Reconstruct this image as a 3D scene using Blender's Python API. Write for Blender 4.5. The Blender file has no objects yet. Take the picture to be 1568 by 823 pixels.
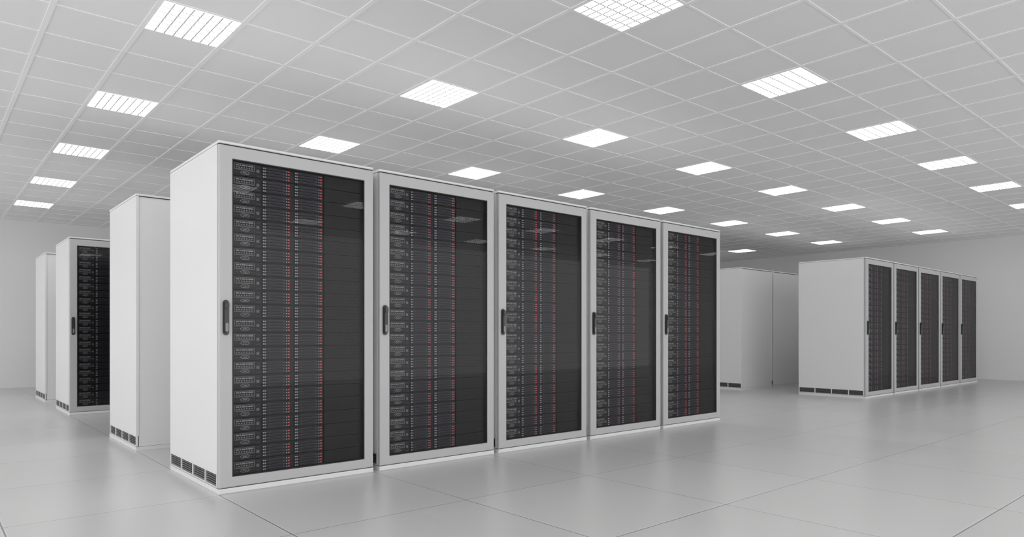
import bpy, math, random
from mathutils import Vector
scn = bpy.context.scene
scn.view_settings.view_transform = 'Standard'
scn.view_settings.look = 'None'
scn.view_settings.exposure = 0.36

# ------------------------------------------------------------------ materials
def new_mat(name):
    m = bpy.data.materials.new(name); m.use_nodes = True
    nt = m.node_tree; nt.nodes.clear()
    out = nt.nodes.new('ShaderNodeOutputMaterial')
    return m, nt, out

def N(nt, t, **kw):
    n = nt.nodes.new(t)
    for k, v in kw.items():
        setattr(n, k, v)
    return n

def mathn(nt, op, a, b=None, c=None):
    n = nt.nodes.new('ShaderNodeMath'); n.operation = op
    for i, v in enumerate((a, b, c)):
        if v is None: continue
        if isinstance(v, (int, float)): n.inputs[i].default_value = v
        else: nt.links.new(v, n.inputs[i])
    return n.outputs[0]

def paint(name, col, rough=0.4, metal=0.0, spec=0.5, noise=0.0, nscale=3.0, emis=0.0, emcol=None):
    m, nt, out = new_mat(name)
    b = N(nt, 'ShaderNodeBsdfPrincipled')
    b.inputs['Roughness'].default_value = rough
    b.inputs['Metallic'].default_value = metal
    b.inputs['Specular IOR Level'].default_value = spec
    tc = N(nt, 'ShaderNodeTexCoord')
    no = N(nt, 'ShaderNodeTexNoise'); no.inputs['Scale'].default_value = nscale
    no.inputs['Detail'].default_value = 4
    nt.links.new(tc.outputs['Object'], no.inputs['Vector'])
    mx = N(nt, 'ShaderNodeMix', data_type='RGBA')
    c = Vector(col)
    mx.inputs[6].default_value = (*(c * (1 - noise)), 1)
    mx.inputs[7].default_value = (*[min(1, v) for v in (c * (1 + noise))], 1)
    nt.links.new(no.outputs['Fac'], mx.inputs[0])
    nt.links.new(mx.outputs[2], b.inputs['Base Color'])
    if emis > 0:
        b.inputs['Emission Color'].default_value = (*(emcol or col), 1)
        b.inputs['Emission Strength'].default_value = emis
    nt.links.new(b.outputs[0], out.inputs[0])
    return m

M_BODY  = paint('rack_white_paint', (0.78, 0.78, 0.785), 0.34, noise=0.01)
M_DOOR  = paint('door_grey_paint', (0.50, 0.50, 0.505), 0.38, noise=0.01)
M_SEAM  = paint('dark_seam', (0.03, 0.03, 0.03), 0.7)
M_DARK  = paint('server_black', (0.018, 0.018, 0.020), 0.5, noise=0.1, nscale=20)
M_FIN   = paint('server_fin', (0.020, 0.020, 0.022), 0.55, noise=0.1, nscale=20)
M_FINE  = paint('server_fin_edge', (0.011, 0.011, 0.012), 0.6)
M_DRIVE = paint('drive_bay', (0.026, 0.022, 0.032), 0.45)
M_LINE  = paint('drive_edge', (0.14, 0.12, 0.165), 0.4)
M_WHT   = paint('drive_label', (0.80, 0.74, 0.86), 0.4)
M_RED   = paint('drive_led_red', (0.66, 0.12, 0.14), 0.4, emis=0.2, emcol=(1, .12, .15))
M_SILV  = paint('badge_silver', (0.58, 0.58, 0.60), 0.4)
M_HAND  = paint('handle_black', (0.035, 0.035, 0.037), 0.3)
M_HANDHL = paint('handle_highlight_grey', (0.25, 0.25, 0.26), 0.3)
M_VENT  = paint('vent_slat', (0.16, 0.16, 0.165), 0.5)

def glass_mat():
    m, nt, out = new_mat('door_tinted_glass')
    tr = N(nt, 'ShaderNodeBsdfTransparent'); tr.inputs[0].default_value = (0.80, 0.80, 0.81, 1)
    gl = N(nt, 'ShaderNodeBsdfGlossy'); gl.inputs['Roughness'].default_value = 0.0
    gl.inputs['Color'].default_value = (0.5, 0.5, 0.5, 1)
    fr = N(nt, 'ShaderNodeFresnel'); fr.inputs[0].default_value = 1.45
    mx = N(nt, 'ShaderNodeMixShader')
    nt.links.new(fr.outputs[0], mx.inputs[0])
    nt.links.new(tr.outputs[0], mx.inputs[1]); nt.links.new(gl.outputs[0], mx.inputs[2])
    nt.links.new(mx.outputs[0], out.inputs[0])
    return m
M_GLASS = glass_mat()

# ------------------------------------------------------------------ mesh builder
class MB:
    def __init__(s): s.v = []; s.f = []; s.m = []; s.mats = []
    def mi(s, mat):
        if mat not in s.mats: s.mats.append(mat)
        return s.mats.index(mat)
    def box(s, x0, x1, y0, y1, z0, z1, mat):
        b = len(s.v); k = s.mi(mat)
        s.v += [(x0,y0,z0),(x1,y0,z0),(x1,y1,z0),(x0,y1,z0),(x0,y0,z1),(x1,y0,z1),(x1,y1,z1),(x0,y1,z1)]
        for q in ((0,3,2,1),(4,5,6,7),(0,1,5,4),(1,2,6,5),(2,3,7,6),(3,0,4,7)):
            s.f.append(tuple(b+i for i in q)); s.m.append(k)
    def cbox(s, x0, x1, y0, y1, z0, z1, mat, c=0.004):
        b = len(s.v); k = s.mi(mat)
        s.v += [(x0+c,y0,z0+c),(x1-c,y0,z0+c),(x1-c,y0,z1-c),(x0+c,y0,z1-c),
                (x0,y0+c,z0),(x1,y0+c,z0),(x1,y0+c,z1),(x0,y0+c,z1),
                (x0,y1,z0),(x1,y1,z0),(x1,y1,z1),(x0,y1,z1)]
        for q in ((0,1,2,3),(4,5,1,0),(5,6,2,1),(6,7,3,2),(7,4,0,3),
                  (8,9,5,4),(9,10,6,5),(10,11,7,6),(11,8,4,7),(11,10,9,8)):
            s.f.append(tuple(b+i for i in q)); s.m.append(k)
    def frame(s, o, i, y0, y1, mat, c=0.005):
        """mitred door frame: o=(x0,x1,z0,z1) outer, i=inner opening; chamfered outer and inner front edges"""
        b = len(s.v); k = s.mi(mat)
        def ring(x0, x1, z0, z1, y): return [(x0,y,z0),(x1,y,z0),(x1,y,z1),(x0,y,z1)]
        rings = [ring(*o, y1), ring(*o, y0+c), ring(o[0]+c, o[1]-c, o[2]+c, o[3]-c, y0),
                 ring(i[0]-0.002, i[1]+0.002, i[2]-0.002, i[3]+0.002, y0), ring(*i, y0+0.002), ring(*i, y1)]
        for r in rings: s.v += r
        n = len(rings)
        for a in range(n):
            a2 = (a+1) % n
            for q in range(4):
                q2 = (q+1) % 4
                s.f.append((b+4*a+q, b+4*a+q2, b+4*a2+q2, b+4*a2+q)); s.m.append(k)
    def quad(s, pts, mat):
        b = len(s.v); s.v += pts; s.f.append(tuple(range(b, b+len(pts)))); s.m.append(s.mi(mat))
    def prism(s, prof, y0, y1, mat):
        b = len(s.v); n = len(prof); k = s.mi(mat)
        s.v += [(x, y0, z) for x, z in prof] + [(x, y1, z) for x, z in prof]
        s.f.append(tuple(b+i for i in range(n))); s.m.append(k)
        s.f.append(tuple(b+n+i for i in reversed(range(n)))); s.m.append(k)
        for i in range(n):
            j = (i+1) % n
            s.f.append((b+i, b+n+i, b+n+j, b+j)); s.m.append(k)
    def mesh(s, name):
        me = bpy.data.meshes.new(name); me.from_pydata(s.v, [], s.f)
        for m in s.mats: me.materials.append(m)
        me.polygons.foreach_set('material_index', s.m); me.update()
        return me

def add(name, me, loc=(0,0,0), rotz=0, parent=None):
    o = bpy.data.objects.new(name, me); o.location = loc; o.rotation_euler = (0,0,rotz)
    scn.collection.objects.link(o)
    if parent: o.parent = parent
    return o

# ------------------------------------------------------------------ server rack
W, D, H = 0.98, 0.98, 2.0
GX0, GX1, GZ0, GZ1 = 0.074, 0.914, 0.092, 1.906

def rack_mesh():
    b = MB()
    t = 0.02
    yb = 0.034
    b.box(0, t, yb, D, 0.115, 1.982, M_BODY)
    b.box(W-t, W, yb, D, 0.115, 1.982, M_BODY)
    b.box(t, W-t, yb, D-0.012, 1.96, 1.982, M_BODY)
    b.box(t, W-t, yb, D, 0.032, 0.06, M_BODY)
    b.box(t, W-t, D-0.022, D-0.006, 0.06, 1.96, M_BODY)
    b.cbox(0, W, 0.002, D, 1.985, H, M_BODY, 0.004)        # roof cap
    b.box(0.004, W-0.004, 0.01, D-0.004, 1.980, 1.986, M_SEAM)
    b.cbox(0, W, 0.0, D, 0.0, 0.030, M_BODY, 0.004)        # plinth
    b.box(0.003, W-0.003, 0.008, D-0.003, 0.029, 0.0335, M_SEAM)
    for sx in (0, 1):
        def bx(x0, x1, *a):
            if sx: x0, x1 = W-x1, W-x0
            b.box(x0, x1, *a)
        bx(0.012, 0.020, 0.012, D-0.004, 0.033, 0.115, M_SEAM)
        n = 4; y0 = 0.004; seg = (D-0.006-y0)/n
        for i in range(n+1):
            yc = y0+i*seg
            bx(0.0, 0.014, max(yc-0.006, 0.0345 if i == 0 else 0), min(yc+0.006, D) if i else 0.046, 0.033, 0.115, M_BODY)
        bx(0.0, 0.014, yb, D, 0.033, 0.040, M_BODY)
        bx(0.0, 0.014, yb, D, 0.108, 0.1155, M_BODY)
        for k in range(5):
            z = 0.046+k*0.0128
            bx(0.003, 0.013, 0.04, D-0.008, z, z+0.0045, M_VENT)
    y0, y1 = 0.0, 0.030
    b.frame((0.002, W-0.002, 0.034, 1.978), (GX0, GX1, GZ0, GZ1), y0, y1, M_DOOR)
    b.box(0.008, GX0-0.002, y1, yb+0.002, 0.034, 1.978, M_SEAM)
    b.box(GX1+0.002, W-0.008, y1, yb+0.002, 0.034, 1.978, M_SEAM)
    g = 0.005
    b.box(GX0, GX0+g, 0.003, 0.03, GZ0, GZ1, M_SEAM); b.box(GX1-g, GX1, 0.003, 0.03, GZ0, GZ1, M_SEAM)
    b.box(GX0+g, GX1-g, 0.003, 0.03, GZ0, GZ0+g, M_SEAM); b.box(GX0+g, GX1-g, 0.003, 0.03, GZ1-g, GZ1, M_SEAM)
    b.quad([(GX0+g,0.006,GZ0+g),(GX1-g,0.006,GZ0+g),(GX1-g,0.006,GZ1-g),(GX0+g,0.006,GZ1-g)], M_GLASS)
    b.box(t, W-t, 0.055, 0.075, 0.06, 1.96, M_SEAM)
    def pill(xc, zc, w, h, ya, yb_, mat, n=6):
        r = w/2; pr = []
        for i in range(n+1):
            a = math.pi*i/n; pr.append((xc+r*math.cos(a), zc+h/2-r+r*math.sin(a)))
        for i in range(n+1):
            a = math.pi+math.pi*i/n; pr.append((xc+r*math.cos(a), zc-h/2+r+r*math.sin(a)))
        b.prism(pr, ya, yb_, mat)
    pill(0.037, 1.0, 0.034, 0.200, -0.008, 0.001, M_HAND)
    pill(0.037, 1.002, 0.024, 0.178, -0.024, -0.008, M_HAND)
    pill(0.037, 1.068, 0.022, 0.040, -0.030, -0.024, M_HAND)
    pill(0.037, 0.945, 0.016, 0.050, -0.0245, -0.024, M_HANDHL)  # thin grey pill stands in for a highlight on the black lever
    pitch = 0.0824; n = 22
    for i in range(n):
        zc = 0.134 + i*pitch
        z0, z1 = zc-pitch/2+0.002, zc+pitch/2-0.002
        yf = 0.034
        b.box(0.080, 0.252, yf, 0.056, z0, z1, M_DARK)
        b.box(0.252, 0.645, yf+0.008, 0.056, z0, z1, M_DARK)
        # plain blanking plates with shallow dark grooves
        b.box(0.650, 0.908, yf+0.002, 0.056, z0, z1, M_FIN)
        for k in (1, 2, 3):
            gz = z0 + k*(z1-z0)/4
            b.box(0.650, 0.908, yf+0.0015, yf+0.004, gz-0.0014, gz+0.0014, M_FINE)
        yq = yf-0.0008
        def r(xa, xb, za, zb, mat, yy=yq):
            b.box(xa, xb, yy, yf+0.004, zc+za, zc+zb, mat)
        def outline(xa, xb, za, zb, w=0.0016):
            r(xa, xb, zb-w, zb, M_SILV); r(xa, xb, za, za+w, M_SILV)
            r(xa, xa+w, za, zb, M_SILV); r(xb-w, xb, za, zb, M_SILV)
        outline(0.098, 0.212, -0.006, 0.030)
        for k, (xa, xb) in enumerate(((0.106,0.122),(0.126,0.134),(0.138,0.160),(0.164,0.172),(0.176,0.204))):
            r(xa, xb, 0.017, 0.024, M_SILV)
        for k in range(7):
            r(0.106+k*0.0145, 0.113+k*0.0145, 0.005, 0.010, M_SILV)
        r(0.106, 0.204, -0.0015, 0.0, M_SILV)
        for sg in (1, -1):
            r(0.140, 0.176, -0.021+sg*0.008-0.0012, -0.021+sg*0.008+0.0012, M_SILV)
            for q in (0.137, 0.176):
                r(q, q+0.003, -0.021+sg*0.0055-0.0022, -0.021+sg*0.0055+0.0022, M_SILV)
        r(0.130, 0.135, -0.0235, -0.0185, M_SILV); r(0.181, 0.186, -0.0235, -0.0185, M_SILV)
        r(0.146, 0.170, -0.0225, -0.0195, M_SILV)
        r(0.098, 0.124, -0.022, -0.020, M_LINE); r(0.192, 0.214, -0.022, -0.020, M_LINE)
        outline(0.224, 0.240, -0.008, 0.008, 0.002)
        r(0.229, 0.235, -0.003, 0.003, M_SILV)
        r(0.226, 0.232, 0.022, 0.027, M_LINE); r(0.236, 0.242, 0.022, 0.027, M_LINE)
        r(0.222, 0.246, -0.030, -0.027, M_LINE)
        for xa, xb in ((0.259, 0.428), (0.456, 0.636)):
            dp = (z1-z0-0.010)/4
            for k in range(4):
                za = z0+0.005+k*dp; zb = za+dp-0.004
                b.box(xa, xb, yf, yf+0.012, za, zb, M_DRIVE)
                zm = (za+zb)/2
                def d(p, q, c, e, mat): b.box(p, q, yf-0.0012, yf+0.004, c, e, mat)
                d(xa+0.030, xb-0.030, zb-0.0028, zb-0.0006, M_LINE)
                d(xa+0.003, xa+0.012, zm-0.0040, zm+0.0035, M_WHT)
                d(xa+0.016, xa+0.021, zm-0.0040, zm+0.0035, M_WHT)
                d(xa+0.040, xa+0.046, zm-0.003, zm+0.001, M_LINE)
                d(xb-0.045, xb-0.036, zm-0.004, zm+0.002, M_LINE)
                d(xb-0.025, xb-0.020, zm-0.004, zm+0.003, M_WHT)
                d(xb-0.014, xb-0.003, zm-0.0036, zm+0.0036, M_RED)
    return b.mesh('server_rack_mesh')

RM = rack_mesh()
X0, Y0 = 1.2759, 3.9751
PX = 1.0262
rows = [(0.0, False), (1.930, True), (5.020, False), (6.950, True)]
for gx in (0.0, 8.7948):
    for yo, flip in rows:
        for k in range(5):
            x = X0+gx+k*PX
            if flip: add('server_rack', RM, (x+W, Y0+yo+D, 0), math.pi)
            else:    add('server_rack', RM, (x, Y0+yo, 0))

# ------------------------------------------------------------------ room
RX0, RX1, RY0, RY1 = -4.6, 16.29, -4.6, 14.28
CAMH = 0.903
HC = 1.95; CH = CAMH+HC
sc = HC/2.03
TX, TY = 1.9568/4*sc, 2.0344/4*sc
OX, OY = 1.3583*sc, 2.7134*sc

def floor_mat():
    m, nt, out = new_mat('raised_floor_tiles')
    b = N(nt, 'ShaderNodeBsdfPrincipled')
    tc = N(nt, 'ShaderNodeTexCoord'); sp = N(nt, 'ShaderNodeSeparateXYZ')
    nt.links.new(tc.outputs['Object'], sp.inputs[0])
    def seam(o, anchor, pitch, w):
        t = mathn(nt, 'SUBTRACT', o, anchor); t = mathn(nt, 'DIVIDE', t, pitch)
        fr = mathn(nt, 'FRACT', t); fr = mathn(nt, 'SUBTRACT', fr, 0.5); fr = mathn(nt, 'ABSOLUTE', fr)
        dist = mathn(nt, 'MULTIPLY', mathn(nt, 'SUBTRACT', 0.5, fr), pitch)
        return dist, mathn(nt, 'FLOOR', t)
    dx, ix = seam(sp.outputs[0], 1.276-0.0, 0.98, 0); dy, iy = seam(sp.outputs[1], 3.96, 0.985, 0)
    dm = mathn(nt, 'MINIMUM', dx, dy)
    line = mathn(nt, 'LESS_THAN', dm, 0.0034)
    edge_highlight = mathn(nt, 'LESS_THAN', dm, 0.010)
    cb = N(nt, 'ShaderNodeCombineXYZ'); nt.links.new(ix, cb.inputs[0]); nt.links.new(iy, cb.inputs[1])
    wn = N(nt, 'ShaderNodeTexWhiteNoise'); nt.links.new(cb.outputs[0], wn.inputs['Vector'])
    no = N(nt, 'ShaderNodeTexNoise'); no.inputs['Scale'].default_value = 1.3; no.inputs['Detail'].default_value = 1
    nt.links.new(tc.outputs['Object'], no.inputs['Vector'])
    fine = N(nt, 'ShaderNodeTexNoise'); fine.inputs['Scale'].default_value = 130; fine.inputs['Detail'].default_value = 2
    nt.links.new(tc.outputs['Object'], fine.inputs['Vector'])
    v = mathn(nt, 'MULTIPLY_ADD', wn.outputs[0], 0.03, 0.54)
    v = mathn(nt, 'MULTIPLY_ADD', no.outputs[0], 0.02, v)
    v = mathn(nt, 'MULTIPLY_ADD', fine.outputs[0], 0.04, v)
    v = mathn(nt, 'MULTIPLY_ADD', edge_highlight, 0.07, v)  # bevel highlight beside the seams, painted in as lighter base colour
    v = mathn(nt, 'MULTIPLY_ADD', line, -0.44, v)
    cc = N(nt, 'ShaderNodeCombineColor')
    for i in range(3): nt.links.new(v, cc.inputs[i])
    nt.links.new(cc.outputs[0], b.inputs['Base Color'])
    ro = mathn(nt, 'MULTIPLY_ADD', no.outputs[0], 0.06, 0.26)
    nt.links.new(ro, b.inputs['Roughness'])
    bp = N(nt, 'ShaderNodeBump'); bp.inputs['Strength'].default_value = 0.05; bp.inputs['Distance'].default_value = 0.01
    h = mathn(nt, 'MINIMUM', mathn(nt, 'MULTIPLY', dm, 60.0), 1.0)
    nt.links.new(h, bp.inputs['Height']); nt.links.new(bp.outputs[0], b.inputs['Normal'])
    nt.links.new(b.outputs[0], out.inputs[0])
    return m

M_FLOOR = floor_mat()
M_WALL = paint('wall_paint', (0.84, 0.84, 0.84), 0.6, noise=0.02, nscale=60)
M_TILE = paint('ceiling_tile', (0.915, 0.915, 0.915), 0.8, noise=0.012, nscale=1.2)
M_BAR  = paint('ceiling_t_bar', (0.99, 0.99, 0.99), 0.5)

def slab(name, x0, x1, y0, y1, z0, z1, mat):
    b = MB(); b.box(x0, x1, y0, y1, z0, z1, mat); return add(name, b.mesh(name))
slab('floor', RX0, RX1, RY0, RY1, -0.1, 0.0, M_FLOOR)
slab('wall_north', RX0, RX1, RY1, RY1+0.15, 0, CH+0.1, M_WALL)
slab('wall_east', RX1, RX1+0.15, RY0, RY1, 0, CH+0.1, M_WALL)

ceil = slab('ceiling', RX0, RX1, RY0, RY1, CH, CH+0.1, M_TILE)
b = MB()
gx = OX-TX/2; i = math.ceil((RX0-gx)/TX)
while gx+i*TX < RX1:
    x = gx+i*TX; b.box(x-0.015, x+0.015, RY0, RY1, CH-0.004, CH+0.001, M_BAR); i += 1
gy = OY-TY/2; i = math.ceil((RY0-gy)/TY)
while gy+i*TY < RY1:
    y = gy+i*TY; b.box(RX0, RX1, y-0.009, y+0.009, CH-0.0035, CH+0.001, M_BAR); i += 1
add('t_bar_grid', b.mesh('t_bar_grid'), parent=ceil)

m, nt, out = new_mat('light_diffuser')
em = N(nt, 'ShaderNodeEmission'); em.inputs[0].default_value = (1, 0.995, 0.99, 1); em.inputs[1].default_value = 6.2
nt.links.new(em.outputs[0], out.inputs[0]); M_EMIT = m
M_LOUV = paint('louvre_white', (0.70, 0.70, 0.70), 0.4)
b = MB()
hx, hy = TX/2-0.016, TY/2-0.010
b.quad([(-hx,-hy,-0.003),(-hx,hy,-0.003),(hx,hy,-0.003),(hx,-hy,-0.003)], M_EMIT)
for k in range(1, 8):
    x = -hx+2*hx*k/8; b.box(x-0.005, x+0.005, -hy, hy, -0.007, -0.0035, M_LOUV)
for k in range(1, 6):
    y = -hy+2*hy*k/6; b.box(-hx, hx, y-0.005, y+0.005, -0.007, -0.0035, M_LOUV)
LM = b.mesh('ceiling_light_panel_mesh')
for i in range(-3, 8):
    for j in range(-3, 6):
        x, y = OX+i*TX*4, OY+j*TY*4
        if RX0+0.3 < x < RX1-0.3 and RY0+0.3 < y < RY1-0.3:
            add('ceiling_light_panel', LM, (x, y, CH))

# ------------------------------------------------------------------ camera
cam = bpy.data.cameras.new('camera'); co = bpy.data.objects.new('camera', cam)
scn.collection.objects.link(co)
co.location = (0, 0, CAMH); co.rotation_euler = (math.pi/2, 0, 0.8547-math.pi/2)
cam.sensor_width = 36; cam.lens = 1045.49/1568*36
cam.shift_y = (512.87-411.5)/1568
cam.clip_start = 0.05
scn.camera = co
w = bpy.data.worlds.new('world'); scn.world = w; w.use_nodes = True
bg = w.node_tree.nodes.get('Background') or w.node_tree.nodes.new('ShaderNodeBackground')
bg.inputs[0].default_value = (1, 1, 1, 1); bg.inputs[1].default_value = 1.4
